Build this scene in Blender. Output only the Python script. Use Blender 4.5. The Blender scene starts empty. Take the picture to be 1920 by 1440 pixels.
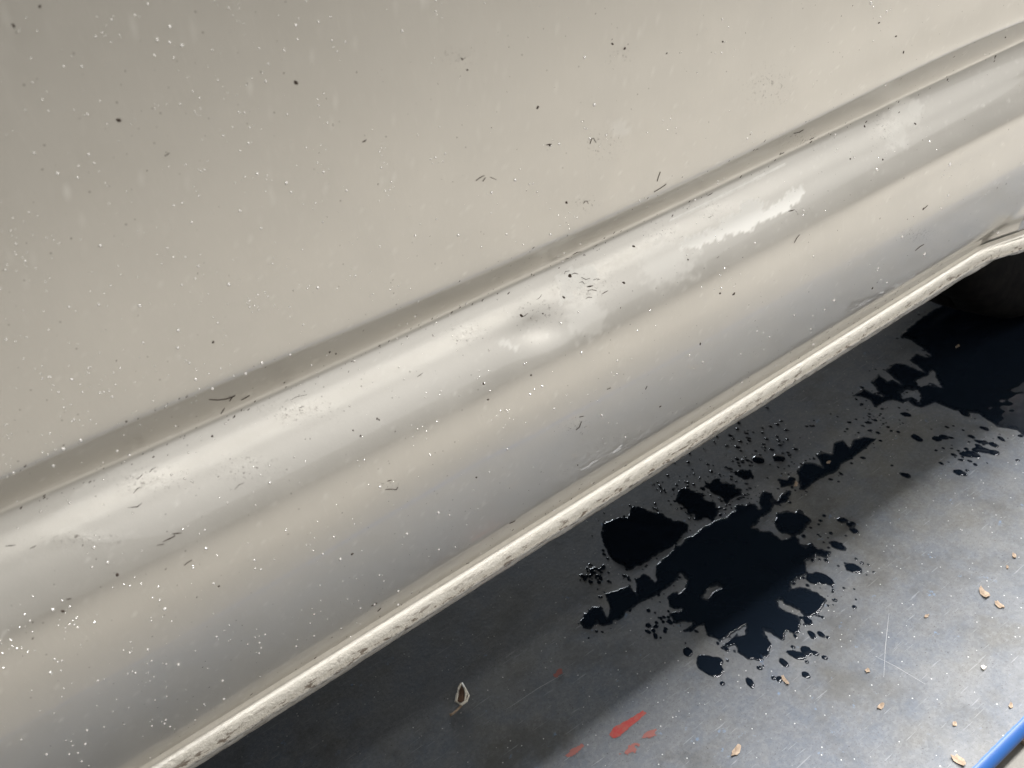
import bpy, bmesh, math, random
import numpy as np
from mathutils import Vector, Matrix
from mathutils.bvhtree import BVHTree

random.seed(7); rng = np.random.default_rng(7)
S = bpy.context.scene
COL = S.collection

# ------------------------------------------------------------------ camera
# World: X along the car, Y into the car, Z up; z = 0 is the lift deck.
FPX = 1450.0; TH = math.radians(34); VPX = (4310.0, -1035.0)
cX = np.array([VPX[0]-960, VPX[1]-720, FPX]); cX /= np.linalg.norm(cX)
fw = np.array([0, 0, 1.0]); cN = fw-fw.dot(cX)*cX; cN /= np.linalg.norm(cN)
cW = np.cross(cN, cX); cW = -cW if cW[1] > 0 else cW
cU = cW*math.cos(TH)-cN*math.sin(TH); cY = cW*math.sin(TH)+cN*math.cos(TH)
CAM = np.array([0.0, -0.45, 0.70])
ROT = np.array([cX, cY, cU])                      # world = ROT @ camera(x right, y down, z fwd)

cam = bpy.data.cameras.new('camera'); cam_o = bpy.data.objects.new('camera', cam); COL.objects.link(cam_o)
cam.sensor_width = 36.0; cam.lens = FPX/1920*36.0; cam.clip_start = 0.02; cam.clip_end = 100
r, d, f = ROT[:, 0], ROT[:, 1], ROT[:, 2]
cam_o.matrix_world = Matrix(((r[0], -d[0], -f[0], CAM[0]), (r[1], -d[1], -f[1], CAM[1]), (r[2], -d[2], -f[2], CAM[2]), (0, 0, 0, 1)))
cam.dof.use_dof = True; cam.dof.focus_distance = 0.66; cam.dof.aperture_fstop = 11.0
S.camera = cam_o

# ------------------------------------------------------------------ world, lamps, exposure
w = bpy.data.worlds.new('World'); S.world = w; w.use_nodes = True
w.node_tree.nodes['Background'].inputs[0].default_value = (1.0, 0.965, 0.90, 1)
w.node_tree.nodes['Background'].inputs[1].default_value = 0.45

def lamp(name, loc, target, sx, sy, power, col):
    l = bpy.data.lights.new(name, 'AREA'); l.shape = 'RECTANGLE'; l.size = sx; l.size_y = sy
    l.energy = power; l.color = col
    o = bpy.data.objects.new(name, l); COL.objects.link(o); o.location = loc
    o.rotation_euler = (Vector(target)-Vector(loc)).to_track_quat('-Z', 'Y').to_euler()
    return o
lamp('ceiling_lamp', (1.9, 0.22, 2.75), (1.9, 0.22, 0), 4.2, 0.95, 1000, (0.99, 0.98, 0.98))
lamp('sheen_fill_panel', (3.0, -5.0, 2.9), (3.0, -5.0, 0), 7.0, 6.4, 74, (1.0, 0.985, 0.965))  # added broad emitter, gives the sill shoulder its soft sheen
lamp('bead_highlight_lamp', (2.4, -1.25, 2.75), (2.4, -1.0, 0), 6.4, 0.20, 36, (1.0, 0.98, 0.94))  # added narrow lamp, aimed at a bright highlight along the sill bead
lamp('rim_glint_lamp', (2.0, 4.0, 0.33), (1.2, 0, 0.2), 3.0, 0.5, 150, (0.86, 0.93, 1.0))  # added low strip from an unseen source, makes glints on puddle rims

S.view_settings.view_transform = 'Standard'; S.view_settings.look = 'None'
S.view_settings.gamma = 1.0; S.view_settings.use_curve_mapping = False
S.view_settings.exposure = 0.0
S.cycles.caustics_reflective = False

# ------------------------------------------------------------------ helpers
def ray(u, v):
    dd = ROT @ np.array([u-960.0, v-720.0, FPX]); return dd/np.linalg.norm(dd)
def hit(u, v, ax, val):
    dd = ray(u, v); t = (val-CAM[ax])/dd[ax]; return CAM+t*dd
def project(P):                                   # (n,3) -> pixels
    q = (P-CAM) @ ROT
    return 960+FPX*q[:, 0]/q[:, 2], 720+FPX*q[:, 1]/q[:, 2]

def mesh_obj(name, verts, faces, mat, parent=None, smooth=True):
    me = bpy.data.meshes.new(name); me.from_pydata([tuple(v) for v in verts], [], [tuple(x) for x in faces])
    if smooth: me.polygons.foreach_set('use_smooth', [True]*len(me.polygons))
    me.materials.append(mat); me.update()
    o = bpy.data.objects.new(name, me); COL.objects.link(o)
    if parent: o.parent = parent
    return o
def empty(name, loc=(0, 0, 0)):
    o = bpy.data.objects.new(name, None); o.location = loc; o.empty_display_size = 0.05; COL.objects.link(o); return o
def tag(o, label=None, cat=None, group=None, kind=None):
    for k, v in (('label', label), ('category', cat), ('group', group), ('kind', kind)):
        if v: o[k] = v
    return o
def grid_faces(nu, nv):
    i = np.arange(nu-1)[:, None]*nv; j = np.arange(nv-1)[None, :]
    a = (i+j).ravel(); return np.stack([a, a+nv, a+nv+1, a+1], 1)
def fast_mesh(name, V, Fq, mat, parent=None, smooth=True):
    me = bpy.data.meshes.new(name); n, m = len(V), len(Fq)
    me.vertices.add(n); me.vertices.foreach_set('co', np.asarray(V, dtype=np.float32).ravel())
    me.loops.add(m*4); me.loops.foreach_set('vertex_index', np.asarray(Fq, dtype=np.int32).ravel())
    me.polygons.add(m); me.polygons.foreach_set('loop_start', np.arange(0, m*4, 4, dtype=np.int32))
    if smooth: me.polygons.foreach_set('use_smooth', np.ones(m, dtype=bool))
    me.materials.append(mat); me.update(calc_edges=True); me.validate()
    o = bpy.data.objects.new(name, me); COL.objects.link(o)
    if parent: o.parent = parent
    return o

_G = rng.random((64, 64))
def vnoise(x, y):
    xi = np.floor(x).astype(int); yi = np.floor(y).astype(int); fx = x-xi; fy = y-yi
    fx = fx*fx*(3-2*fx); fy = fy*fy*(3-2*fy)
    g = lambda a, b: _G[a % 64, b % 64]
    return (g(xi, yi)*(1-fx)+g(xi+1, yi)*fx)*(1-fy)+(g(xi, yi+1)*(1-fx)+g(xi+1, yi+1)*fx)*fy
def fbm(x, y, o=3):
    s = 0; a = 1; t = 0
    for k in range(o):
        s = s+a*vnoise(x*2**k+17.3*k, y*2**k+5.1*k); t += a; a *= .55
    return s/t-0.5
def sstep(a, b, x):
    t = np.clip((x-a)/(b-a), 0, 1); return t*t*(3-2*t)
def poly_sdf(px, py, poly):                       # >0 inside, distance in the units of the polygon
    P = np.array(poly, float); Q = np.roll(P, -1, 0)
    best = np.full(px.shape, 1e9); ins = np.zeros(px.shape, bool)
    for (x0, y0), (x1, y1) in zip(P, Q):
        ex, ey = x1-x0, y1-y0; wx, wy = px-x0, py-y0
        t = np.clip((wx*ex+wy*ey)/(ex*ex+ey*ey+1e-9), 0, 1)
        best = np.minimum(best, (wx-t*ex)**2+(wy-t*ey)**2)
        c = ((y0 > py) != (y1 > py)) & (px < ex*(py-y0)/(ey if abs(ey) > 1e-9 else 1e-9)+x0)
        ins ^= c
    dd = np.sqrt(best); return np.where(ins, dd, -dd)

# ------------------------------------------------------------------ materials
class NT:
    def __init__(s, name):
        s.m = bpy.data.materials.new(name); s.m.use_nodes = True; s.t = s.m.node_tree
        s.b = s.t.nodes['Principled BSDF']; s.out = s.t.nodes['Material Output']
        s.co = s.n('ShaderNodeTexCoord').outputs['Object']
    def n(s, typ, **kw):
        nd = s.t.nodes.new(typ)
        for k, v in kw.items():
            if k in ('i',):
                for kk, vv in v.items():
                    if isinstance(vv, bpy.types.NodeSocket): s.t.links.new(vv, nd.inputs[kk])
                    else: nd.inputs[kk].default_value = vv
            else: setattr(nd, k, v)
        return nd
    def link(s, a, b): s.t.links.new(a, b)
    def set(s, **kw):
        for k, v in kw.items():
            k = k.replace('_', ' ')
            if isinstance(v, bpy.types.NodeSocket): s.link(v, s.b.inputs[k])
            else: s.b.inputs[k].default_value = v
    def scale(s, v):
        return s.n('ShaderNodeMapping', i={'Vector': s.co, 'Scale': v}).outputs[0]
    def noise(s, sc, det=3, rough=.55, vec=None, dist=0):
        return s.n('ShaderNodeTexNoise', i={'Vector': vec or s.co, 'Scale': sc, 'Detail': det, 'Roughness': rough, 'Distortion': dist}).outputs['Fac']
    def vor(s, sc, feat='F1', vec=None, rnd=1.0):
        return s.n('ShaderNodeTexVoronoi', feature=feat, i={'Vector': vec or s.co, 'Scale': sc, 'Randomness': rnd})
    def ramp(s, fac, stops):
        nd = s.n('ShaderNodeValToRGB', i={'Fac': fac}); e = nd.color_ramp.elements
        while len(e) < len(stops): e.new(0.5)
        for k, (p, c) in enumerate(stops):
            e[k].position = p; e[k].color = c if len(c) == 4 else (*c, 1)
        return nd.outputs['Color']
    def mr(s, v, a, b, c=0.0, dd=1.0):
        return s.n('ShaderNodeMapRange', i={'Value': v, 'From Min': a, 'From Max': b, 'To Min': c, 'To Max': dd}).outputs[0]
    def math(s, op, a, b=0.0):
        return s.n('ShaderNodeMath', operation=op, i={0: a, 1: b}).outputs[0]
    def mix(s, fac, a, b):
        nd = s.n('ShaderNodeMix', data_type='RGBA'); 
        for sock, v in ((nd.inputs[0], fac), (nd.inputs[6], a), (nd.inputs[7], b)):
            if isinstance(v, bpy.types.NodeSocket): s.link(v, sock)
            else: sock.default_value = v if not isinstance(v, tuple) else ((*v, 1) if len(v) == 3 else v)
        return nd.outputs[2]
    def bump(s, h, dist, strength=1.0, normal=None):
        i = {'Height': h, 'Distance': dist, 'Strength': strength}
        if normal: i['Normal'] = normal
        return s.n('ShaderNodeBump', i=i).outputs[0]
    def attr(s, name):
        return s.n('ShaderNodeAttribute', attribute_name=name).outputs['Fac']

def plain(name, col, rough=.5, metal=0.0, **kw):
    m = NT(name); m.set(Base_Color=(*col, 1), Roughness=rough, Metallic=metal, **kw); return m.m

def make_paint():
    m = NT('champagne_silver_paint')
    film = m.noise(6, 4, .6); grain = m.noise(900, 2, .5); blot = m.noise(22, 4, .65)
    # thin road film: faint, uneven, more on the lower panel
    streak = m.noise(1.0, 4, .6, vec=m.scale((170, 170, 9)))
    fine = m.noise(1.0, 2, .5, vec=m.scale((900, 900, 40)))
    base = m.mix(m.mr(film, .35, .7), (.595, .575, .535), (.625, .605, .565))
    base = m.mix(m.mr(streak, .55, .8, 0, .12), base, (.70, .68, .63))
    base = m.mix(m.mr(fine, .60, .85, 0, .16), base, (.80, .78, .74))
    dots = m.vor(260); rad = m.n('ShaderNodeSeparateColor', i={'Color': dots.outputs['Color']}).outputs[0]
    dot = m.math('MULTIPLY', m.mr(dots.outputs['Distance'], .10, .16, 1, 0), m.mr(rad, .93, .94))
    base = m.mix(m.math('MULTIPLY', dot, .55), base, (.16, .14, .12))
    sc = m.attr('scrape_highlight'); gr = m.attr('grime')
    gn = m.noise(420, 4, .7); gm = m.math('MULTIPLY', gr, m.mr(gn, .57, .67))
    base = m.mix(m.math('MULTIPLY', gm, .8), base, (.12, .10, .085))
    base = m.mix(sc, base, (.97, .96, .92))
    met = m.math('SUBTRACT', m.mr(blot, .3, .8, .80, .70), m.math('MULTIPLY', sc, .72))
    rgh = m.math('ADD', m.mr(blot, .3, .75, .32, .40), m.math('MULTIPLY', sc, .2))
    m.set(Base_Color=base, Metallic=met, Roughness=rgh, Coat_Weight=m.mr(sc, 0, 1, .75, .15), Coat_Roughness=.025, Coat_IOR=1.85)
    h = m.bump(grain, .00004, .5)
    h = m.bump(m.noise(60, 3, .5), .0003, .25, h); h = m.bump(m.noise(420, 2, .5), .00005, .35, h)
    h = m.bump(m.math('MULTIPLY', gr, m.noise(260, 4, .65)), .0004, .55, h)
    h = m.bump(m.math('MULTIPLY', sc, m.noise(300, 3, .6)), .0004, .25, h)
    m.set(Normal=h)
    return m.m

def make_flange_paint():
    m = NT('chipped_sill_paint')
    tex = m.noise(240, 4, .65, vec=m.scale((.45, 1, 1))); chips = m.noise(330, 4, .7, vec=m.scale((.28, 1, 1)))
    base = m.mix(m.mr(tex, .4, .65), (.62, .59, .53), (.70, .67, .61))
    low = m.attr('low')
    cm = m.math('MULTIPLY', m.mr(chips, .545, .59), low)
    base = m.mix(cm, base, (.19, .155, .125))
    base = m.mix(m.math('MULTIPLY', m.mr(m.noise(700, 3, .6), .5, .7), m.math('MULTIPLY', low, .35)), base, (.33, .29, .24))
    m.set(Base_Color=base, Metallic=.62, Roughness=m.mr(tex, .4, .7, .28, .42), Coat_Weight=.7, Coat_Roughness=.08)
    h = m.bump(m.math('MULTIPLY', m.noise(320, 4, .65), m.mr(low, 0, 1, .18, 1)), .0014, .75)
    m.set(Normal=h); return m.m

def make_deck():
    m = NT('worn_blue_deck_paint')
    big = m.noise(5, 5, .6); mid = m.noise(26, 5, .65); fine = m.noise(240, 4, .65); cloud = m.noise(9, 4, .6, dist=.6)
    base = m.mix(m.mr(big, .35, .65), (.082, .089, .101), (.104, .106, .106))
    base = m.mix(m.mr(mid, .42, .72, 0, .6), base, (.054, .072, .102))
    base = m.mix(m.mr(cloud, .52, .68, 0, .5), base, (.075, .068, .05))
    base = m.mix(m.mr(fine, .45, .75, 0, .5), base, (.155, .158, .162))
    base = m.mix(m.mr(m.noise(16, 5, .7), .50, .66, 0, .55), base, (.045, .044, .040)); base = m.mix(m.mr(m.noise(700, 3, .6), .56, .70, 0, .55), base, (.03, .03, .03))
    worn = m.noise(60, 5, .7); base = m.mix(m.mr(worn, .66, .74, 0, .55), base, (.10, .20, .36))
    scr = m.noise(1.0, 3, .5, vec=m.scale((30, 420, 1)))
    base = m.mix(m.mr(scr, .66, .72, 0, .35), base, (.27, .28, .29))
    scr2 = m.noise(1.0, 3, .5, vec=m.n('ShaderNodeMapping', i={'Vector': m.co, 'Rotation': (0, 0, .9), 'Scale': (22, 500, 1)}).outputs[0])
    base = m.mix(m.mr(scr2, .69, .74, 0, .35), base, (.28, .28, .28))
    sp = m.vor(330); rad = m.n('ShaderNodeSeparateColor', i={'Color': sp.outputs['Color']}).outputs[0]
    base = m.mix(m.math('MULTIPLY', m.mr(sp.outputs['Distance'], .15, .25, .8, 0), m.mr(rad, .965, .97)), base, (.5, .5, .48))
    base = m.mix(m.math('MULTIPLY', m.mr(sp.outputs['Distance'], .15, .28, .8, 0), m.mr(rad, .03, .025)), base, (.03, .028, .026))
    edge = m.attr('edge')
    en = m.noise(90, 4, .6); em = m.mr(m.math('ADD', edge, m.mr(en, .3, .7, -.12, .12)), .42, .58)
    base = m.mix(em, base, (.015, .08, .24))
    m.set(Base_Color=base, Roughness=m.mr(mid, .3, .7, .48, .62), Specular_IOR_Level=.4)
    h = m.bump(fine, .0003, .5); h = m.bump(m.noise(40, 4, .6), .0006, .3, h)
    m.set(Normal=h); return m.m

def make_concrete():
    m = NT('beige_concrete')
    a = m.noise(3, 5, .6); b = m.noise(45, 5, .7); c = m.noise(300, 3, .6)
    base = m.mix(m.mr(a, .35, .65), (.108, .102, .090), (.124, .117, .104))
    base = m.mix(m.mr(b, .5, .75, 0, .6), base, (.12, .11, .095)); base = m.mix(m.mr(c, .55, .8, 0, .4), base, (.21, .195, .17))
    m.set(Base_Color=base, Roughness=.75); m.set(Normal=m.bump(b, .002, .5)); return m.m

def make_water():
    m = NT('dirty_black_water')
    m.set(Base_Color=(.005, .008, .013, 1), Roughness=.05, IOR=1.33, Specular_IOR_Level=.5)
    tr = m.n('ShaderNodeBsdfTransparent', i={'Color': (.62, .66, .72, 1)}); gl = m.noise(260, 3, .6)
    a = m.mr(m.math('ADD', m.attr('depth'), m.mr(gl, .3, .7, -.22, .22)), .0, .6, .45, 1.0)
    mx = m.n('ShaderNodeMixShader', i={0: a, 1: tr.outputs[0], 2: m.b.outputs[0]}); m.link(mx.outputs[0], m.out.inputs['Surface']); return m.m

def make_rubber():
    m = NT('tyre_rubber'); n = m.noise(60, 4, .6)
    m.set(Base_Color=m.mix(m.mr(n, .4, .7), (.004, .004, .0045), (.009, .0085, .008)), Roughness=.95, Specular_IOR_Level=.08); m.set(Normal=m.bump(n, .0008, .5)); return m.m

def make_flake():
    m = NT('dry_leaf'); n = m.noise(180, 4, .6)
    m.set(Base_Color=m.mix(m.mr(n, .35, .65), (.20, .145, .10), (.34, .265, .195)), Roughness=.8); m.set(Normal=m.bump(n, .0006, .5)); return m.m

PAINT = make_paint(); FLANGE = make_flange_paint(); DECK = make_deck(); CONC = make_concrete(); WATER = make_water(); RUBBER = make_rubber(); FLAKE = make_flake()
UNDER = plain('underseal_black', (.005, .005, .0055), .95, Specular_IOR_Level=.08)
BLUE = plain('blue_edge_paint', (.008, .055, .19), .45)
DIRT = plain('dried_mud_speck', (.055, .038, .028), .8)
GLINT_DUST = plain('white_glint_dust_speck', (.98, .97, .95), .16, .85)  # shiny near-white finish stands in for lamp glints as well as dust
REDP = NT('red_paint_smear'); _n = REDP.noise(160, 4, .7); REDP.set(Base_Color=REDP.mix(REDP.mr(_n, .4, .7), (.24, .02, .016), (.20, .06, .045)), Roughness=.5); REDP = REDP.m
FADED = plain('faded_red_paint', (.17, .055, .045), .55)
STEEL = plain('wheel_silver', (.45, .45, .46), .35, .9)
CORK = plain('pale_seed_shell', (.62, .58, .50), .6)
HUSK = plain('brown_husk', (.10, .055, .032), .75)

# ------------------------------------------------------------------ floor and lift platform
FZ = -0.024
fl = mesh_obj('floor', [(-7, -7, FZ), (7, -7, FZ), (7, 7, FZ), (-7, 7, FZ)], [(0, 1, 2, 3)], CONC, smooth=False)
tag(fl, kind='structure')

plat = empty('lift_platform', (0.4, 0.07, FZ))
tag(plat, 'grey worn blue steel lift platform with wet tyre prints under the car', 'lift platform')
OFF = -np.array(plat.location)
def child(name, V, Fc, mat, parent, **k):
    V = np.asarray(V, float)-np.array(parent.location); return fast_mesh(name, V, Fc, mat, parent, **k)
YE = -0.263
ys = np.concatenate([[YE+.0015], np.linspace(YE+.004, -.16, 30), np.linspace(-.15, .62, 28)])
xs = np.concatenate([np.linspace(-1.3, -.1, 12), np.linspace(-.08, 1.2, 160), np.linspace(1.25, 2.1, 8)])
gx, gy = np.meshgrid(xs, ys, indexing='ij')
dip = .0012*fbm(gx*6, gy*6, 3)*sstep(YE+.02, YE+.10, gy)*(gy < .60)
V = np.stack([gx, gy, np.minimum(dip, 0)*1.0-.00002], -1).reshape(-1, 3)
Fq = grid_faces(len(xs), len(ys))
deck = child('deck', V, Fq, DECK, plat)
ea = deck.data.attributes.new('edge', 'FLOAT', 'POINT')
ea.data.foreach_set('value', sstep(YE+.005, YE+.000, gy).ravel().astype(np.float32))
# rounded rolled edge and skirt, swept along X
R = .0085; prof = [(.008, -.0015), (.004, -.0006)]
for k in range(0, 13):
    a = math.pi/2+k/12*math.pi*.98; prof.append((.002+R*math.cos(a), -R-.0002+R*math.sin(a)))
prof += [(.009, -.0185), (.012, FZ), (.03, FZ)]
px_ = np.concatenate([np.linspace(-1.3, 0.1, 6), np.linspace(.15, .8, 60), np.linspace(.9, 2.1, 6)])
V = [(x, YE+p[0]+.0006*float(fbm(np.array(x*9.), np.array(j*.2))), p[1]) for x in px_ for j, p in enumerate(prof)]
child('edge_rail', V, grid_faces(len(px_), len(prof)), BLUE, plat)
V = [(x, y, z) for x in (-1.3, 2.1) for (y, z) in ((.62, -.0004), (.62, FZ), (YE+.03, FZ))]
child('inner_skirt', V, [(0, 1, 4, 3)], BLUE, plat)

# ------------------------------------------------------------------ car side panel
car = empty('car', (1.182, 0.17, 0.0))
tag(car, 'dusty champagne silver car, its door and sill speckled with dirt', 'car')

LA = [(0, 888), (200, 803), (400, 716), (640, 617), (800, 548), (960, 478), (1120, 412), (1280, 341), (1480, 240), (1680, 146), (1920, 38)]
LB = [(0, 968), (200, 884), (400, 797), (640, 684), (800, 610), (960, 538), (1120, 462), (1280, 388), (1480, 292), (1680, 196), (1920, 84)]
LG = [(287, 1433), (567, 1257), (750, 1150), (933, 1035), (1060, 955), (1280, 812), (1480, 688), (1600, 615), (1690, 560), (1780, 505)]
def fitline(L, y, deg):
    H = np.array([hit(u, v, 1, y) for u, v in L]); return np.polyfit(H[:, 0], H[:, 2], deg)
fA = fitline(LA, -.030, 4); fB = fitline(LB, -.016, 4); fG = fitline(LG, -.006, 2)
def ev(fc, x, lo=-.16, hi=.83): return np.polyval(fc, np.clip(x, lo, hi))
print('A', np.round(ev(fA, np.linspace(-.1, .8, 5)), 4), 'B', np.round(ev(fB, np.linspace(-.1, .8, 5)), 4), 'G', np.round(ev(fG, np.linspace(-.1, .8, 5)), 4))

def flare(x, z):                                  # start of the wheel-arch flare beyond the sill
    t = x-(.812+(z-.285)*.95); return -.30*(.5*(t+np.sqrt(t*t+.00004)))*sstep(.50, .30, z)*np.minimum(1, .22/np.maximum(np.abs(t), .22))
def controls(x):
    zA, zB, zG = ev(fA, x), ev(fB, x), ev(fG, x)
    k = sstep(.25, .70, x)                        # crease tightens towards the rear
    rA = .0085*(1-k)+.0022*k; rB = .008*(1-k)+.0065*k
    rid = sstep(.35, .75, x)                      # soft second swage line near the arch
    o = np.ones_like(x)
    return [(1.10*o, -.072*o), (.90*o, -.072*o), (.76*o, -.0605*o), (.66*o, -.0496*o), (.58*o, -.0402*o),
            (zA+.030, -.0345*o), (zA+rA, -.0313*o-.0003*k), (zA-rA*.35, -.0285*o-.0020*k), (zA-rA, -.0248*o-.0044*k), (zB+rB*.75, -.0156*o), (zB+rB*.1, -.0146*o-.0014*k), (zB-rB*.8, -.0185*o-.0004*k),
            (zB-.020, -.0300*o), (zB-.033, -.0392*o), (zB-.050, -.0458*o-.001*rid), (zB-.072, -.0472*o+.0014*rid), (.375*o, -.0426*o-.0008*rid), (.350*o, -.0368*o), (.325*o, -.0291*o),
            (.298*o, -.0193*o), (zG+.016, -.0105*o), (zG+.006, -.0062*o), (zG, -.0056*o)]
xs = np.concatenate([np.linspace(-1.3, -.32, 24), np.arange(-.30, .96, .0026), np.linspace(.97, 1.9, 60)])
C = controls(xs); Zc = np.stack([c[0] for c in C], 1); Yc = np.stack([c[1] for c in C], 1); K = Zc.shape[1]
# arc-length parametrised Catmull-Rom through the controls
par = np.zeros_like(Zc); par[:, 1:] = np.cumsum(np.sqrt(np.diff(Zc, axis=1)**2+np.diff(Yc, axis=1)**2)**.5, axis=1)
def tang(Vv):
    t = np.zeros_like(Vv); h = np.diff(par, axis=1); dv = np.diff(Vv, axis=1)/h
    t[:, 1:-1] = (dv[:, :-1]*h[:, 1:]+dv[:, 1:]*h[:, :-1])/(h[:, :-1]+h[:, 1:]); t[:, 0] = dv[:, 0]; t[:, -1] = dv[:, -1]; return t
tz, ty = tang(Zc), tang(Yc)
cnt = [4, 8, 14, 18, 20, 12, 10, 6, 10, 8, 8, 10, 10, 10, 12, 14, 12, 12, 12, 10, 8, 6]
ZZ, YY = [], []
for k in range(K-1):
    n = cnt[k]
    for j in range(n+(1 if k == K-2 else 0)):
        t = j/n; h = par[:, k+1]-par[:, k]
        a, b, c_, e = 2*t**3-3*t**2+1, t**3-2*t**2+t, -2*t**3+3*t**2, t**3-t**2
        ZZ.append(a*Zc[:, k]+b*h*tz[:, k]+c_*Zc[:, k+1]+e*h*tz[:, k+1]); YY.append(a*Yc[:, k]+b*h*ty[:, k]+c_*Yc[:, k+1]+e*h*ty[:, k+1])
ZZ = np.stack(ZZ, 1); YY = np.stack(YY, 1); XX = np.repeat(xs[:, None], ZZ.shape[1], 1)
YY = YY+flare(XX, ZZ)
# wheel arch cut: beyond the sill the panel ends at the arch circle
AC = (1.182, .315); AR = .335
arch = np.where(np.abs(XX-AC[0]) < AR, AC[1]+np.sqrt(np.maximum(AR**2-(XX-AC[0])**2, 0)), 0)
zl = ZZ.min(1)[:, None]; a0 = arch > ZZ
fold = np.maximum(arch-ZZ, 0); YY = np.where(a0, YY+np.minimum(fold, .02), YY); ZZ = np.where(a0, arch, ZZ)
# damage: a knock with a raised lip, small waviness
dp = hit(945, 640, 1, -.040); dq = hit(1085, 535, 1, -.030); dr = hit(1680, 225, 1, -.03)
def gauss(cx, cz, sx, sz, ang=0.0):
    dx, dz = XX-cx, ZZ-cz; c_, s_ = math.cos(ang), math.sin(ang)
    return np.exp(-(((dx*c_+dz*s_)/sx)**2+((-dx*s_+dz*c_)/sz)**2))
YY += .0042*gauss(dp[0]+.030, dp[2]-.006, .020, .009, -.2)-.0008*gauss(dp[0]+.012, dp[2]+.003, .016, .006, -.25)
YY += .0016*gauss(dq[0], dq[2], .022, .014)+.0012*gauss(dr[0], dr[2], .02, .012)
YY += .0009*fbm(XX*9, ZZ*11, 2)*sstep(.30, .40, ZZ)*sstep(.62, .45, ZZ)
V = np.stack([XX, YY, ZZ], -1).reshape(-1, 3)
panel = child('side_panel', V, grid_faces(len(xs), ZZ.shape[1])[:, ::-1], PAINT, car)
panel['label'] = 'champagne silver door and sill skin with a long horizontal crease'
U_, V_ = project(V)
nse = fbm(U_/9, V_/9, 4); nse2 = fbm(U_/26+9, V_/26, 3)
front = np.where(V[:, 0] > -.4, 1.0, 0.0)
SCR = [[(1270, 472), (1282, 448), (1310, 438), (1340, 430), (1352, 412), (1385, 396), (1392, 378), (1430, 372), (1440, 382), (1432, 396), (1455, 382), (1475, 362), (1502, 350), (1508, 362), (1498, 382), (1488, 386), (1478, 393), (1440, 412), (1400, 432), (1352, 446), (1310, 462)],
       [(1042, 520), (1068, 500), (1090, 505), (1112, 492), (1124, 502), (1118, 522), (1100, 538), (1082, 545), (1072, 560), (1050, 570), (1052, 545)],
       [(1255, 412), (1300, 390), (1350, 366), (1400, 341), (1470, 306), (1476, 308), (1402, 346), (1352, 371), (1302, 395), (1257, 416)],  # thin line: highlight on the shoulder top painted as white
       [(925, 640), (945, 636), (972, 652), (976, 660), (950, 652)]]  # last shape: highlight arc of the dent painted as white
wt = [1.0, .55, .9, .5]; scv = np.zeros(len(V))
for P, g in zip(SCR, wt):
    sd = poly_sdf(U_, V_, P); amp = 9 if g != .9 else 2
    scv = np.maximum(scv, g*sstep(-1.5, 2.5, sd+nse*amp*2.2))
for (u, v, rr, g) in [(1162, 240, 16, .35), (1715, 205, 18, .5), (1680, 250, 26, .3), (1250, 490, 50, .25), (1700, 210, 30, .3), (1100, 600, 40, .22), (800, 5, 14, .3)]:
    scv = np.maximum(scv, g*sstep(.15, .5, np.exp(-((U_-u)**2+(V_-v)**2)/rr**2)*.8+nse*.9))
at = panel.data.attributes.new('scrape_highlight', 'FLOAT', 'POINT'); at.data.foreach_set('value', (scv*front).astype(np.float32))
grv = np.zeros(len(V))
for (u, v, ru, rv) in [(1095, 535, 48, 30), (1010, 585, 45, 22), (880, 625, 30, 18), (1340, 395, 30, 14), (1240, 440, 30, 18), (1500, 260, 40, 14), (1660, 245, 24, 26), (560, 770, 70, 20), (280, 900, 60, 22),
                       (1130, 270, 30, 22), (1160, 110, 20, 12), (1100, 380, 18, 14), (860, 110, 24, 10), (1440, 160, 36, 30), (460, 880, 50, 24), (1720, 440, 30, 12), (1080, 800, 26, 12), (730, 910, 20, 10), (160, 1010, 60, 12), (1500, 395, 18, 8)]:
    grv = np.maximum(grv, np.exp(-((U_-u)/ru)**2-((V_-v)/rv)**2))
at = panel.data.attributes.new('grime', 'FLOAT', 'POINT'); at.data.foreach_set('value', (np.clip(grv*1.1, 0, 1)*front).astype(np.float32))

# sill flange: rolled bead, seam and lip swept along the bottom edge
fp = [(.0005, .0055), (-.0006, .0022), (-.0007, .0009), (-.0014, .0002), (-.0030, -.0008), (-.0047, -.0021), (-.0062, -.0036), (-.0074, -.0053), (-.0083, -.0071), (-.0088, -.0090), (-.0087, -.0108), (-.0079, -.0126), (-.0064, -.0141), (-.0044, -.0151), (-.0022, -.0157),
      (.0012, -.0160), (-.0018, -.0167), (-.0024, -.0172), (-.0022, -.0182), (-.0012, -.0226), (.0000, -.0237), (.0018, -.0234), (.0024, -.016), (.0060, .004)]
low = [0, 0, 0, 0, .05, .2, .45, .8, 1, 1, 1, 1, 1, 1, 1, .9, .3, .2, .3, .7, .8, .6, .3, 0]
xf = np.arange(-.42, .866, .0022); FP = np.array(fp)
zg = ev(fG, xf); yg = -.0056+flare(xf, zg-.004)
tail = sstep(.775, .86, xf)                       # the weld flange ends and a joggle leads into the arch
n1 = fbm(xf*80, xf*0+2, 3); n2 = fbm(xf*22, xf*0+7, 2)
V = []
for i, x in enumerate(xf):
    sc = 1+.05*n2[i]
    for j, (y, z) in enumerate(fp):
        yy, zz = y*sc, z*sc
        if j >= len(fp)-9 and j < len(fp)-2: zz += .0012*n1[i]; zz *= 1-.10*tail[i]; 
        if j >= len(fp)-6: zz += -.0015*math.exp(-((x-.79)/.012)**2)+.005*math.exp(-((x-.822)/.014)**2); 
        bulge = -.003*tail[i]*(1 if 3 <= j < 15 else 0)
        V.append((x, yg[i]-.0006+yy+bulge, zg[i]+zz))
flg = child('sill_flange', V, grid_faces(len(xf), len(fp))[:, ::-1], FLANGE, car)
flg['label'] = 'shiny rolled bead and chipped weld lip along the sill bottom'
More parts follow.
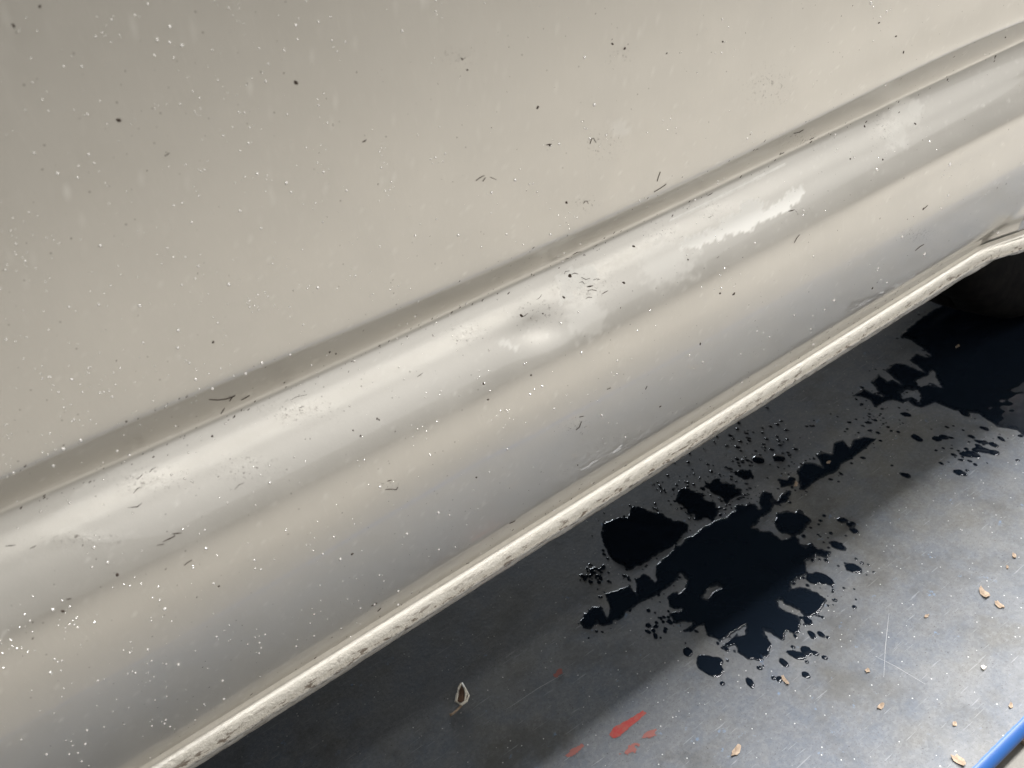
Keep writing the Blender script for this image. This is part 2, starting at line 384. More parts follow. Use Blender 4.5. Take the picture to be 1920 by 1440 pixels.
at = flg.data.attributes.new('low', 'FLOAT', 'POINT'); at.data.foreach_set('value', np.tile(np.array(low, np.float32), len(xf)))

# underbody, arch liner, wheel
def box(name, x0, x1, y0, y1, z0, z1, mat, parent):
    v = [(x, y, z) for x in (x0, x1) for y in (y0, y1) for z in (z0, z1)]
    return child(name, v, [(0, 1, 3, 2), (4, 6, 7, 5), (0, 4, 5, 1), (2, 3, 7, 6), (0, 2, 6, 4), (1, 5, 7, 3)], mat, parent, smooth=False)
box('underbody', -1.3, .84, -.0035, 1.50, .251, .34, UNDER, car)
box('cabin_light_blocker', -1.3, 1.9, -.066, 1.50, 1.02, 1.09, UNDER, car)  # unseen slab added to keep overhead lamp light out of the body
V = []; 
for y in (.012, .40):
    for k in range(25):
        a = math.radians(-12+k*204/24); V.append((AC[0]+(AR+.004)*math.cos(a), y, AC[1]+(AR+.004)*math.sin(a)))
V.append((AC[0], .40, AC[1])); nF = [(k, k+1, 26+k, 25+k) for k in range(24)]+[(25+k, 26+k, 50, 50) for k in range(24)]
lin = mesh_obj('arch_liner', np.array(V)-np.array(car.location), [tuple(dict.fromkeys(f_)) for f_ in nF], UNDER, car)
wheel = empty('wheel', (0, 0, 0)); wheel.parent = car
WC = np.array([AC[0], .17, .315])
def lathe(name, prof, mat, n=72, tread=False):
    V = []
    for k in range(n):
        a = 2*math.pi*k/n
        for (y, rr) in prof:
            r2 = rr-(.006 if tread and rr > .305 and k % 3 == 0 else 0)
            V.append((r2*math.sin(a), y, -r2*math.cos(a)))
    m_ = len(prof); Fc = [(k*m_+j, ((k+1) % n)*m_+j, ((k+1) % n)*m_+j+1, k*m_+j+1) for k in range(n) for j in range(m_-1)]
    V = np.array(V)+WC-np.array(car.location)
    return fast_mesh(name, V, np.array(Fc)[:, ::-1], mat, wheel)
lathe('tyre', [(-.085, .205), (-.100, .225), (-.106, .255), (-.104, .285), (-.094, .303), (-.080, .311), (-.05, .3145), (-.049, .308), (-.042, .308), (-.041, .315), (-.006, .315), (-.005, .308), (.005, .308), (.006, .315), (.041, .315), (.042, .308), (.049, .308), (.05, .3145), (.080, .311), (.094, .303), (.104, .285), (.106, .255), (.100, .225), (.085, .205)], RUBBER, tread=True)
lathe('rim', [(-.07, .02), (-.075, .06), (-.06, .15), (-.07, .19), (-.088, .206), (-.08, .208), (-.05, .19), (.08, .19), (.088, .206)], STEEL)

# ------------------------------------------------------------------ dirt, specks and dust on the panel
bm = bmesh.new(); bm.from_mesh(panel.data); bm.transform(Matrix.Translation(car.location)); BVH = BVHTree.FromBMesh(bm); bm.free()
def onpanel(u, v):
    dd = ray(u, v); h = BVH.ray_cast(Vector(CAM), Vector(dd), 3.0)
    if h[0] is None: return None
    n = h[1] if h[1].dot(Vector(dd)) < 0 else -h[1]
    return h[0], n, h[3]
def blob(u, v, ru, rv, ang, hgt, n=8, jag=.35):
    """irregular low dome on the panel: list of verts, faces"""
    h = onpanel(u, v)
    if h is None: return None
    p, nn, dist = h
    ex = Vector((1, 0, 0)); ex = (ex-nn*ex.dot(nn)).normalized(); ez = nn.cross(ex)
    if ez.z < 0: ez = -ez
    k = dist/FPX; vs = []
    for i in range(n):
        a = 2*math.pi*i/n; rr = 1+random.uniform(-jag, jag)
        x, z = ru*k*math.cos(a)*rr, rv*k*math.sin(a)*rr
        x, z = x*math.cos(ang)-z*math.sin(ang), x*math.sin(ang)+z*math.cos(ang)
        vs.append(p+ex*x+ez*z-nn*.00008)
    vs += [p+(q-p)*.72+nn*hgt*.62 for q in vs[:n]]
    vs.append(p+nn*hgt); return vs, [(i, (i+1) % n, n+(i+1) % n, n+i) for i in range(n)]+[(n+i, n+(i+1) % n, 2*n) for i in range(n)]
OC = Vector(car.location)
def stroke(pts, wpx):
    P = []
    for (u, v) in pts:
        h = onpanel(u, v)
        if h: P.append(h)
    if len(P) < 2: return None
    V, Fc = [], []
    for i, (p, nn, dist) in enumerate(P):
        q = P[min(i+1, len(P)-1)][0]-P[max(i-1, 0)][0]; s = nn.cross(q).normalized()
        ww = wpx*dist/FPX*.5*(random.uniform(.6, 1.25) if 0 < i < len(P)-1 else .3)
        V += [p-s*ww-nn*.0001-OC, p+nn*.0005-OC, p+s*ww-nn*.0001-OC]
    for i in range(len(P)-1):
        a = i*3; Fc += [(a, a+1, a+4, a+3), (a+1, a+2, a+5, a+4)]
    return V, Fc
ST = [([(392, 749), (408, 750), (424, 748), (436, 744)], 4), ([(430, 752), (436, 744), (441, 741)], 3), ([(452, 750), (460, 746), (468, 741)], 4), ([(414, 776), (418, 770), (421, 765)], 2.5),
      ([(305, 1016), (318, 1010), (328, 1005), (326, 1001)], 4), ([(322, 1001), (332, 1000), (341, 999)], 3.5), ([(294, 1022), (302, 1021), (308, 1020)], 3),
      ([(892, 339), (900, 333), (908, 329)], 3), ([(905, 340), (908, 336), (910, 333)], 3.5), ([(918, 332), (924, 334), (931, 337)], 3), ([(679, 267), (683, 265), (687, 262)], 5),
      ([(1024, 272), (1029, 271), (1034, 270)], 4), ([(1106, 270), (1109, 261), (1113, 259), (1117, 267)], 2.2), ([(1094, 381), (1097, 377), (1101, 377), (1103, 382)], 2.2), ([(1232, 340), (1235, 330), (1238, 322)], 2.5),
      ([(1226, 360), (1238, 353), (1249, 345)], 2), ([(864, 108), (867, 112), (869, 110)], 4), ([(1325, 368), (1331, 365), (1336, 362)], 3.5), ([(308, 293), (313, 290), (318, 287)], 2),
      ([(722, 918), (732, 917), (743, 918), (746, 913)], 3), ([(726, 902), (734, 900)], 2), ([(782, 707), (788, 703), (793, 699)], 3), ([(1058, 514), (1060, 509), (1068, 508)], 2), ([(1100, 538), (1106, 537), (1112, 535)], 5),
      ([(1098, 560), (1104, 557), (1110, 558)], 3), ([(1128, 552), (1134, 548), (1140, 545)], 3), ([(1070, 515), (1078, 512), (1084, 514)], 2.5), ([(1090, 520), (1098, 524), (1106, 522)], 2.5), ([(1086, 530), (1092, 528), (1096, 533)], 2.5), ([(1102, 545), (1110, 543), (1118, 545)], 2.5), ([(1112, 525), (1118, 523), (1124, 524)], 2),
      ([(1006, 562), (1012, 558), (1016, 552)], 2), ([(978, 595), (984, 592), (990, 587)], 2.2), ([(1478, 396), (1484, 395), (1490, 393)], 4), ([(1344, 484), (1348, 481)], 3), ([(1489, 455), (1494, 446), (1499, 440)], 2.2), ([(1276, 445), (1280, 443)], 3), ([(1328, 408), (1334, 406)], 3),
      ([(280, 886), (285, 880), (292, 876)], 2.5), ([(258, 899), (264, 893), (268, 888)], 2), ([(240, 952), (250, 951), (258, 950), (266, 943)], 2.5), ([(250, 925), (256, 918), (262, 913)], 2), ([(440, 918), (448, 909), (458, 905)], 2), ([(283, 846), (288, 843)], 2.5),
      ([(10, 1024), (20, 1023), (30, 1022)], 2.5), ([(56, 1029), (62, 1026), (68, 1023)], 2.5), ([(345, 1060), (353, 1054), (360, 1050)], 2), ([(124, 1124), (129, 1123), (134, 1122)], 3), ([(1730, 393), (1734, 390), (1739, 385)], 2), ([(1716, 470), (1724, 463), (1732, 458)], 1.8),
      ([(1488, 250), (1498, 248), (1506, 243)], 2), ([(1462, 290), (1470, 286)], 3), ([(1518, 262), (1526, 258)], 3), ([(1060, 486), (1066, 484)], 2.5), ([(1074, 478), (1082, 473), (1090, 472)], 2.5), ([(1115, 462), (1120, 459)], 2), ([(1080, 806), (1086, 801), (1090, 790)], 2), ([(1086, 782), (1094, 780)], 2.5), ([(1210, 730), (1213, 724)], 3), ([(1138, 730), (1145, 727)], 2),
      ([(696, 1136), (702, 1133), (707, 1130)], 2.5), ([(708, 1146), (714, 1140)], 2.2), ([(955, 981), (961, 979), (966, 976)], 4), ([(968, 1010), (973, 1008)], 6), ([(560, 765), (570, 762)], 2), ([(545, 750), (556, 744), (575, 740)], 2)]
k_ = 0
for pts, wpx in ST:
    s_ = stroke(pts, wpx*.72)
    if s_: mesh_obj('dirt_fleck', s_[0], s_[1], DIRT, panel)
SP = [(555, 155, 4.5), (223, 226, 4), (1008, 202, 4), (1031, 272, 3), (1148, 82, 3), (1171, 91, 3), (1062, 380, 3.2), (398, 818, 3.2), (237, 790, 2.6), (400, 641, 3), (618, 660, 2.6), (630, 663, 2), (1188, 462, 3), (1170, 530, 4), (1057, 557, 3), (1069, 517, 4.5), (978, 592, 3.6), (907, 719, 3.4), (996, 703, 2.6), (915, 749, 2.4), (707, 785, 2.6), (711, 787, 2), (676, 817, 2.4), (662, 807, 2),
      (118, 1146, 3.2), (220, 1078, 3), (410, 1099, 2.4), (1376, 551, 3.4), (1313, 645, 3), (1350, 550, 3.2), (1238, 762, 2.6), (1694, 98, 2), (1680, 68, 2), (1648, 43, 2), (1355, 78, 2.4), (1885, 70, 2), (1621, 237, 2.2), (1716, 232, 2.2), (1655, 299, 2), (1594, 298, 2), (1018, 588, 2), (1250, 100, 2), (75, 12, 2.4), (660, 1039, 3), (893, 895, 2.4), (1083, 872, 2), (384, 1390, 3), (25, 48, 3), (876, 131, 2), (1636, 540, 3), (1731, 392, 3), (1290, 487, 2)]
for (u, v, rr) in SP:
    b_ = blob(u, v, rr*.98, rr*.68, random.uniform(0, 3), .0007)
    if b_: mesh_obj('dirt_fleck', [p-OC for p in b_[0]], b_[1], DIRT, panel)
def stuff(name, items, mat, label):
    V, Fc = [], []
    for it in items:
        if it is None: continue
        n0 = len(V); V += [p-OC for p in it[0]]; Fc += [tuple(i+n0 for i in f_) for f_ in it[1]]
    o = mesh_obj(name, V, Fc, mat, panel); o['kind'] = 'stuff'; o['label'] = label; return o
items = []
def dens(u, v):                                    # glint and dust specks lie thicker to the front and above the crease
    return .95*math.exp(-max(0, u-250)/900)*(1.0 if v < 900 else .85)*(.45+.55*min(1, (v+200)/700))+.05
while len(items) < 1350:
    u, v = random.uniform(-30, 1900), random.uniform(-30, 1430)
    if random.random() > dens(u, v): continue
    if random.random() < .3:                       # clusters
        for q in range(random.randint(2, 5)):
            rr = random.choice((1.1, 1.3, 1.6, 2.1)); items.append(blob(u+random.gauss(0, 14), v+random.gauss(0, 14), rr, rr*.9, 0, .00035*rr, 6, .15))
    else:
        rr = random.choice((1.1, 1.2, 1.4, 1.7, 2.1, 2.7, 3.3)); items.append(blob(u, v, rr, rr*.9, random.uniform(0, 3), .00035*rr, 6, .2))
for k in range(1500):
    u = random.uniform(-30, 1900); v = random.uniform(-30, 1400)
    if random.random() < .25+.75*dens(u, v): items.append(blob(u, v, random.uniform(.45, .8), random.uniform(.45, .7), 0, .0002, 5, .2))
stuff('glint_dust_specks', items, GLINT_DUST, 'tiny white glint and dust specks scattered over the paint')
items = []
for k in range(420):
    u, v = random.uniform(-20, 1910), random.uniform(-20, 1300); rr = random.choice((.6, .7, .9, 1.2))
    items.append(blob(u, v, rr*random.uniform(1, 2), rr*.7, random.uniform(.2, 1.0), .0002, 6, .3))
def along(L, dv, sv, n):
    for k in range(n):
        q = random.randrange(len(L)-1); t = random.random(); u = L[q][0]*(1-t)+L[q+1][0]*t; v = L[q][1]*(1-t)+L[q+1][1]*t
        rr = random.choice((.7, .9, 1.2, 1.7)); items.append(blob(u, v+dv+random.gauss(0, sv), rr*random.uniform(1, 2.6), rr*.7, random.uniform(.2, .8), .0002, 6, .35))
along(LB, 0, 7, 130); along(LG, -12, 8, 130); along(LA, 6, 5, 40)
stuff('grit_specks', items, DIRT, 'fine dark grit specks stuck to the paint')

# ------------------------------------------------------------------ water on the deck
PU = {
 1: [[(1125, 998), (1130, 983), (1152, 970), (1177, 970), (1183, 950), (1210, 952), (1235, 962), (1257, 970), (1277, 978), (1297, 983), (1283, 1002), (1260, 1025), (1227, 1045), (1203, 1058), (1180, 1070), (1167, 1060), (1150, 1053), (1138, 1035)]],
 2: [[(1088, 1167), (1103, 1143), (1127, 1132), (1133, 1147), (1138, 1163), (1142, 1147), (1136, 1113), (1160, 1108), (1168, 1100), (1183, 1097), (1194, 1118), (1191, 1085), (1205, 1073), (1218, 1078), (1228, 1088), (1231, 1057), (1257, 1037), (1267, 1025), (1293, 1007), (1313, 988), (1343, 977), (1365, 968), (1373, 960), (1380, 948), (1407, 942), (1423, 950), (1425, 930), (1433, 920), (1447, 927), (1447, 938), (1460, 938), (1463, 927), (1480, 918), (1483, 927), (1473, 940), (1453, 948), (1447, 957), (1433, 968), (1410, 990), (1440, 997), (1467, 1010), (1490, 1003), (1500, 1020), (1527, 1023), (1557, 1035), (1553, 1048), (1533, 1042), (1513, 1052), (1512, 1075), (1503, 1085), (1483, 1093), (1480, 1107), (1500, 1102), (1530, 1108), (1552, 1127), (1540, 1148), (1522, 1158), (1500, 1147), (1470, 1132), (1497, 1157), (1503, 1173), (1497, 1187), (1477, 1187), (1468, 1200), (1447, 1188), (1430, 1178), (1433, 1190), (1448, 1210), (1442, 1230), (1423, 1225), (1428, 1237), (1408, 1237), (1382, 1225), (1378, 1207), (1358, 1212), (1373, 1197), (1383, 1183), (1350, 1200), (1325, 1190), (1318, 1172), (1300, 1190), (1282, 1182), (1300, 1168), (1268, 1167), (1253, 1150), (1275, 1143), (1250, 1135), (1248, 1120), (1263, 1107), (1282, 1110), (1290, 1087), (1275, 1077), (1257, 1098), (1227, 1117), (1203, 1130), (1173, 1153), (1150, 1170), (1132, 1175), (1120, 1167), (1112, 1180), (1093, 1177)],
     [(1457, 960), (1498, 955), (1522, 977), (1507, 993), (1490, 1003), (1467, 1000), (1453, 988)]],
 3: [[(1270, 915), (1283, 910), (1310, 927), (1353, 953), (1337, 977), (1307, 975), (1283, 953), (1268, 940)]],
 4: [[(1318, 913), (1343, 893), (1383, 913), (1390, 928), (1363, 942), (1340, 927)]],
 5: [[(1368, 885), (1390, 878), (1407, 880), (1413, 897), (1395, 900)]],
 6: [[(1493, 883), (1507, 868), (1525, 867), (1543, 875), (1531, 855), (1537, 845), (1560, 850), (1563, 830), (1580, 823), (1593, 838), (1600, 823), (1620, 818), (1643, 823), (1623, 840), (1593, 862), (1577, 870), (1570, 883), (1552, 890), (1535, 898), (1508, 918), (1498, 917), (1500, 900)]],
 7: [[(1460, 900), (1478, 893), (1490, 897), (1482, 910), (1467, 913)]],
 8: [[(1602, 740), (1618, 728), (1637, 738), (1657, 744), (1632, 715), (1647, 702), (1663, 715), (1675, 713), (1692, 722), (1660, 693), (1680, 680), (1697, 683), (1735, 699), (1707, 675), (1717, 662), (1738, 670), (1745, 667), (1730, 652), (1710, 638), (1688, 632), (1690, 625), (1735, 590), (1995, 440), (2000, 830), (1940, 838), (1905, 806), (1870, 800), (1835, 776), (1790, 770), (1753, 755), (1727, 765), (1713, 762), (1703, 752), (1693, 757), (1673, 750), (1658, 753), (1640, 763), (1632, 750)]],  # lobes are wet print; right part is shade by the tyre, drawn black
}
ISL = [[(1718, 715), (1738, 707), (1748, 696), (1757, 710), (1764, 726), (1742, 718), (1727, 724)], [(1686, 736), (1698, 729), (1720, 732), (1728, 746), (1726, 756), (1710, 746), (1693, 746)],
       [(1316, 1120), (1325, 1108), (1345, 1098), (1352, 1102), (1338, 1112), (1326, 1126)], [(1425, 985), (1450, 960), (1456, 966), (1440, 985), (1425, 995)], [(1383, 1183), (1398, 1176), (1395, 1190), (1384, 1192)], [(1455, 1128), (1463, 1124), (1480, 1140), (1497, 1152), (1488, 1152), (1470, 1142)]]
drops = []
for k in range(150): drops.append((random.gauss(1400, 75), random.gauss(850, 38), random.choice((1.6, 2, 2.6, 3.4, 4.5)), random.uniform(1, 1.8)))
for k in range(60): drops.append((random.gauss(1265, 50), random.gauss(930, 34), random.choice((1.6, 2, 2.6, 3.5)), random.uniform(1, 1.5)))
for k in range(60): drops.append((random.gauss(1640, 30), random.gauss(785, 22), random.choice((1.5, 2, 3, 4)), random.uniform(1, 1.6)))
for k in range(45): drops.append((random.gauss(1118, 14), random.gauss(1076, 11), random.choice((2, 3, 4)), 1.3))
for k in range(30): drops.append((random.gauss(1238, 14), random.gauss(1175, 16), random.choice((2, 3, 4)), 1.3))
for k in range(50): drops.append((random.gauss(1545, 50), random.gauss(1060, 60), random.choice((1.5, 2, 3)), 1.2))
for q in [(1515, 1165, 6, 1.7), (1523, 1190, 5, 1.7), (1540, 1190, 5, 1.7), (1552, 1195, 3, 1.2), (1487, 1213, 4, 1.2), (1495, 1228, 8, 1.9), (1512, 1220, 8, 1.6), (1526, 1224, 6, 1.4), (1469, 1241, 6, 1.7), (1513, 1241, 3.5, 1), (1546, 1233, 4, 1.4), (1424, 1252, 4, 1.3), (1450, 1271, 4, 1.2), (1461, 1273, 5, 1.4), (1513, 1267, 6, 1.4), (1406, 1280, 6, 2), (1354, 1281, 4, 1), (1602, 1138, 4, 1.2), (1565, 1125, 4, 1.3), (1580, 975, 8, 1.3), (1596, 983, 8, 1.2), (1602, 995, 7, 1.3), (1570, 1023, 9, 1.8), (1545, 1085, 12, 1.8), (1525, 1085, 12, 1.2), (1675, 1213, 3.6, 1), (1600, 1065, 11, 1.5), (1330, 1247, 18, 1.6), (1345, 1240, 9, 1.2), (1290, 1222, 9, 1.3), (1460, 858, 12, 1.3), (1422, 862, 13, 1.3)]: drops.append(q)
for k in range(60): drops.append((random.gauss(1830, 50), random.gauss(832, 26), random.choice((2, 3, 4, 6, 9)), random.uniform(1, 2)))  # dark drops painted in for the shade on the deck near the tyre
for k in range(420):
    P_ = random.choice([1, 2, 2, 2, 3, 4, 6, 8]); q_ = random.choice(PU[P_][0]); drops.append((q_[0]+random.gauss(0, 11), q_[1]+random.gauss(0, 9), random.choice((1.1, 1.3, 1.6, 2.1, 3.0)), random.uniform(1, 1.9)))
dx = .0011
gxs = np.arange(.14, 1.16, dx); gys = np.arange(-.13, .56, dx)
gx, gy = np.meshgrid(gxs, gys, indexing='ij')
P3 = np.stack([gx.ravel(), gy.ravel(), np.zeros(gx.size)], 1); pu, pv = project(P3); pu = pu.reshape(gx.shape); pv = pv.reshape(gx.shape)
wob = 7.0*fbm(gx*130, gy*130, 3)+2*fbm(gx*40+3, gy*40, 2)
best = np.full(gx.shape, -99.0); ident = np.zeros(gx.shape, int)
for k, polys in PU.items():
    for P in polys:
        A = np.array(P); mk = (pu > A[:, 0].min()-30) & (pu < A[:, 0].max()+30) & (pv > A[:, 1].min()-30) & (pv < A[:, 1].max()+30)
        sd = poly_sdf(pu[mk], pv[mk], P); cur = best[mk]; up = sd > cur
        cur[up] = sd[up]; best[mk] = cur; ii = ident[mk]; ii[up] = k; ident[mk] = ii
best = np.where(best > -90, best+np.where((ident == 8) | (ident == 6), wob*.55, wob*1.6)-np.where((ident == 8) | (ident == 6), 0, 26)*np.maximum(0, fbm(gx*48+11, gy*60, 3)-.17)*sstep(26, 8, best)-9*np.maximum(0, fbm(gx*120+3, gy*120+8, 3)-.2), best)
for P in ISL:
    A = np.array(P); mk = (pu > A[:, 0].min()-20) & (pu < A[:, 0].max()+20) & (pv > A[:, 1].min()-20) & (pv < A[:, 1].max()+20)
    best[mk] = np.minimum(best[mk], -poly_sdf(pu[mk], pv[mk], P)+wob[mk]*1.5)
ii_, jj_ = np.arange(len(gxs)), np.arange(len(gys))
dbest = np.full(gx.shape, -99.0)
for (u, v, rr, st) in drops:
    h = hit(u, v, 2, 0.0); R_ = rr*.00062*.92
    i0, j0 = int((h[0]-gxs[0])/dx), int((h[1]-gys[0])/dx); n = int(R_*st/dx)+6
    if i0-n < 0 or j0-n < 0 or i0+n >= len(gxs) or j0+n >= len(gys): continue
    sl = (slice(i0-n, i0+n), slice(j0-n, j0+n))
    a = random.uniform(-.5, .5); ex, ey = gx[sl]-h[0], gy[sl]-h[1]; e1 = (ex*math.cos(a)+ey*math.sin(a)); e2 = (-ex*math.sin(a)+ey*math.cos(a))/st
    dbest[sl] = np.maximum(dbest[sl], (R_-np.sqrt(e1**2+e2**2))/.00062+wob[sl]*(.22 if rr < 5 else .8))
nd = dbest > best; best = np.where(nd, dbest, best); ident = np.where(nd, 99, ident)
mm = best*.62                                      # px -> mm inside the waterline
zz = np.where(mm > 0, .00115*(.45+1.5*np.clip(fbm(gx*45+5, gy*45, 2)+.35, 0, 1))*np.sqrt(np.clip(mm/6.5, 0, 1)*(2-np.clip(mm/6.5, 0, 1))), np.maximum(mm, -2)*.0004)-.00012
zz += np.where(mm > 3, .00006*fbm(gx*60, gy*60, 2), 0)
nx, ny = gx.shape; base = np.arange(nx*ny).reshape(nx, ny)
quad = np.stack([base[:-1, :-1], base[1:, :-1], base[1:, 1:], base[:-1, 1:]], -1).reshape(-1, 4)
bf = best.ravel(); keep = bf[quad].max(1) > -.4; quad = quad[keep]
qid = np.take_along_axis(ident.ravel()[quad], bf[quad].argmax(1)[:, None], 1)[:, 0]
PT = np.stack([gx.ravel(), gy.ravel(), zz.ravel()], 1)
WL = {1: 'big black puddle with ragged rim close under the sill lip', 2: 'largest black puddle, its long toothed edge pressed by tyre tread blocks',
      3: 'small slanting black puddle between larger puddles and the sill', 4: 'ragged black puddle beside the slanting one, speckled with drops', 5: 'small thin dark puddle among the scattered droplets',
      6: 'narrow black puddle with glinting stepped rim between two tyre prints', 7: 'tiny black puddle holding a tan chip at its side', 8: 'black wet tyre print with finger lobes, extended as painted shade beside the tyre'}
for k in list(WL)+[99]:
    q = quad[qid == k]
    if len(q) < 4: continue
    u_, inv = np.unique(q, return_inverse=True); vv = PT[u_]; c_ = vv.mean(0); c_[2] = 0
    o = fast_mesh('water_puddle' if k != 99 else 'water_drops', vv-c_, inv.reshape(-1, 4), WATER); o.location = c_
    da = o.data.attributes.new('depth', 'FLOAT', 'POINT'); dv = np.clip(mm.ravel()[u_]/(5.0 if k != 99 else 1.6), 0, 1); da.data.foreach_set('value', dv.astype(np.float32))
    if k == 99: tag(o, 'scattered dark water droplets around the puddles, some painted as shade by the tyre', 'water', kind='stuff')
    else: tag(o, WL[k], 'puddle')

# ------------------------------------------------------------------ small things lying on the deck
def flake(u, v, L, Wd, ang, curl=.25, mat=FLAKE, zf=0.0, name='leaf_flake', thick=.0005):
    p = hit(u, v, 2, zf); k = np.linalg.norm(p-CAM)/FPX; n = 10; V = []; L *= k*.82; Wd *= k*.82
    cs = [(random.uniform(.5, 1.15), random.uniform(.4, 1.2)) for _ in range(n)]; tw = random.uniform(-.5, .5)
    ring = []
    for i in range(n):
        a = 2*math.pi*i/n; x = L/2*math.cos(a)*cs[i][0]; y = Wd/2*math.sin(a)*cs[i][1]
        ring.append((x, y, .0004+curl*(x*x/(L/2)+.6*abs(y)*.4)+max(0, tw*x)*.5+random.uniform(0, .0006)))
    V = [(0, 0, .0004)]+ring+[(0, 0, .0004+thick)]+[(x, y, z+thick) for x, y, z in ring]
    Fc = [(0, 1+(i+1) % n, 1+i) for i in range(n)]+[(n+1, n+2+i, n+2+(i+1) % n) for i in range(n)]+[(1+i, 1+(i+1) % n, n+2+(i+1) % n, n+2+i) for i in range(n)]
    zmin = min(q[2] for q in V); V = [(x, y, z-zmin) for x, y, z in V]
    o = mesh_obj(name, V, Fc, mat, smooth=False); o.location = (p[0], p[1], zf); o.rotation_euler = (0, 0, ang); return o
FL = [(1845, 1116, 30, 17, .9, .35, 'curled tan leaf flake, larger of two lying close together'), (1874, 1136, 24, 11, 1.2, .35, 'bent tan leaf flake beside a larger flake'),
      (1472, 1276, 32, 10, 1.25, .3, 'slim brown leaf strip among the water drops'), (1627, 1258, 14, 9, .3, .2, 'small orange brown flake near the fine scratch'), (1652, 1327, 20, 12, .1, .45, 'pale cupped flake with a dark speck beside it'),
      (1379, 1410, 34, 14, .25, .2, 'flat tan leaf strip on the bluish part of the deck'), (1797, 1426, 28, 17, 1.4, .4, 'cream leaf flake resting on the blue rolled edge'), (1895, 1324, 14, 9, .4, .3, 'dark brown flake at the blue rolled edge'),
      (1790, 1358, 12, 7, .2, .2, 'tiny rust red flake near the blue edge'), (1737, 1156, 14, 6, -.1, .2, 'tiny rust brown splinter in the dusty middle of the deck'), (1901, 1042, 16, 9, .6, .3, 'small brown flake on the brightest part of deck'), (1889, 1065, 9, 7, .6, .3, 'tiny pale brown crumb near the bright deck part'),
      (1492, 909, 20, 11, .4, .15, 'tan chip lying at the rim of a black puddle'), (1553, 868, 14, 7, .2, .15, 'olive chip caught in the narrow stepped puddle'), (1795, 650, 14, 6, .2, .15, 'dim brown leaf sliver in dark beside the tyre')]
for (u, v, L, W_, a, c_, lab) in FL:
    mt = FLAKE
    tag(flake(u, v, L, W_, a, c_, mt, zf=.0012 if u in (1492, 1553) else (.0004 if u == 1797 else (.0 if u != 1795 else .001))), lab, 'flake')
tag(flake(1845, 1254, 10, 9, 0, .05, CORK, name='white_crumb', thick=.002), 'round white crumb on the lit grey deck', 'crumb')
hk = empty('seed_husk', tuple(hit(862, 1314, 2, 0.0)))
tag(hk, 'dry split seed husk with a stalk on dark deck', 'seed husk')
def tube(name, pts, rad, mat, parent, n=6):
    V = []; 
    for i, p in enumerate(pts):
        p = Vector(p); t = (Vector(pts[min(i+1, len(pts)-1)])-Vector(pts[max(i-1, 0)])).normalized()
        a = t.orthogonal().normalized(); b = t.cross(a)
        for k in range(n): V.append(p+(a*math.cos(2*math.pi*k/n)+b*math.sin(2*math.pi*k/n))*rad[i])
    Fc = [(i*n+k, i*n+(k+1) % n, (i+1)*n+(k+1) % n, (i+1)*n+k) for i in range(len(pts)-1) for k in range(n)]+[tuple(range(n)), tuple((len(pts)-1)*n+k for k in range(n))]
    return mesh_obj(name, V, Fc, mat, parent)
hb = np.array(hk.location)
def hp(u, v, z): q = hit(u, v, 2, 0.0)-hb; return (q[0], q[1], z)
tube('shell_rim', [hp(866, 1286, .004), hp(862, 1296, .0045), hp(859, 1306, .004), hp(856, 1318, .0025), hp(866, 1323, .002), hp(876, 1317, .0025), hp(880, 1308, .0035), hp(874, 1296, .0045), hp(868, 1285, .004)], [.0012, .0014, .0014, .0016, .0018, .0016, .0014, .0013, .001], CORK, hk)
tube('shell_fold', [hp(874, 1297, .005), hp(876, 1308, .0055), hp(873, 1318, .003)], [.0009, .0013, .001], CORK, hk)
mesh_obj('husk_body', [hp(866, 1288, .003), hp(858, 1308, .0015), hp(857, 1319, .0008), hp(867, 1322, .0008), hp(877, 1315, .0012), hp(879, 1308, .002), hp(867, 1308, .0045)], [(0, 1, 6), (1, 2, 6), (2, 3, 6), (3, 4, 6), (4, 5, 6), (5, 0, 6)], HUSK, hk, smooth=False)
tube('stalk', [hp(866, 1324, .0015), hp(858, 1332, .0012), hp(850, 1339, .0012), hp(844, 1342, .001)], [.0014, .0012, .0012, .0016], FLAKE, hk)
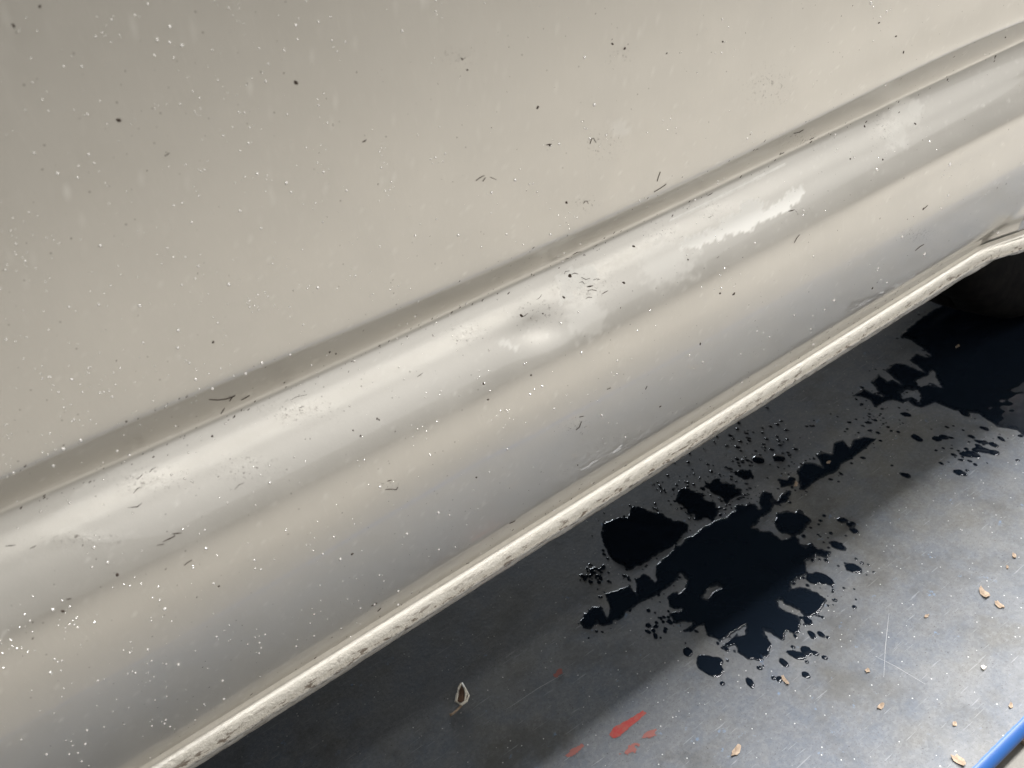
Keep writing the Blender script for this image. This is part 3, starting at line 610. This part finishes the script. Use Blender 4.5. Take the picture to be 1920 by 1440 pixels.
# red paint smears, scratches on the deck
def smear(poly, n=1.0, z=.0006, mat=None, name='paint_smear'):
    A = np.array([hit(u, v, 2, 0.0) for u, v in poly]); x0, x1, y0, y1 = A[:, 0].min()-.004, A[:, 0].max()+.004, A[:, 1].min()-.004, A[:, 1].max()+.004
    g1, g2 = np.meshgrid(np.arange(x0, x1, .0007), np.arange(y0, y1, .0007), indexing='ij')
    sd = poly_sdf(g1, g2, A[:, :2])*1000+n*3*fbm(g1*240, g2*240, 3)
    b = np.arange(g1.size).reshape(g1.shape); q = np.stack([b[:-1, :-1], b[1:, :-1], b[1:, 1:], b[:-1, 1:]], -1).reshape(-1, 4)
    q = q[sd.ravel()[q].min(1) > 0]
    if not len(q): return
    PTs = np.stack([g1.ravel(), g2.ravel(), np.full(g1.size, z)], 1); u_, inv = np.unique(q, return_inverse=True)
    return child(name, PTs[u_], inv.reshape(-1, 4), mat or REDP, plat)
smear([(1142, 1378), (1150, 1364), (1180, 1348), (1206, 1332), (1213, 1338), (1192, 1356), (1162, 1382), (1150, 1386)], .3)
smear([(1058, 1418), (1070, 1408), (1090, 1395), (1096, 1400), (1084, 1412), (1066, 1422)], 1.4, mat=FADED)
smear([(1205, 1385), (1215, 1370), (1232, 1364), (1228, 1378)], 2.6, mat=FADED)
smear([(1165, 1412), (1182, 1400), (1200, 1396), (1192, 1412), (1172, 1420)], 3.0, mat=FADED)
smear([(1036, 1268), (1046, 1256), (1058, 1252), (1056, 1262), (1044, 1272)], 2.4, mat=FADED)
SCRM = plain('bare_scratch', (.28, .28, .28), .5)
for L in ([(1667, 1150), (1663, 1185), (1660, 1215), (1657, 1270)], [(1640, 1230), (1680, 1250), (1735, 1283)], [(950, 1330), (1010, 1290), (1060, 1262)]):
    Q = [hit(u, v, 2, 0.0) for u, v in L]; V = []; Fc = []
    for i, q in enumerate(Q):
        t = Q[min(i+1, len(Q)-1)]-Q[max(i-1, 0)]; s = np.array([-t[1], t[0], 0]); s /= np.linalg.norm(s)
        ww = .00022 if 0 < i < len(Q)-1 else .0001; V += [q-s*ww+[0, 0, .0002], q+s*ww+[0, 0, .0002]]
    Fc = [(i*2, i*2+1, i*2+3, i*2+2) for i in range(len(Q)-1)]
    child('scratch', V, Fc, SCRM, plat)
# wood chip on the workshop floor beside the platform
tag(flake(1908, 1372, 60, 24, .9, .05, FLAKE, zf=FZ, name='wood_chip', thick=.004), 'pale wood chip on the beige floor beside the platform', 'wood chip')
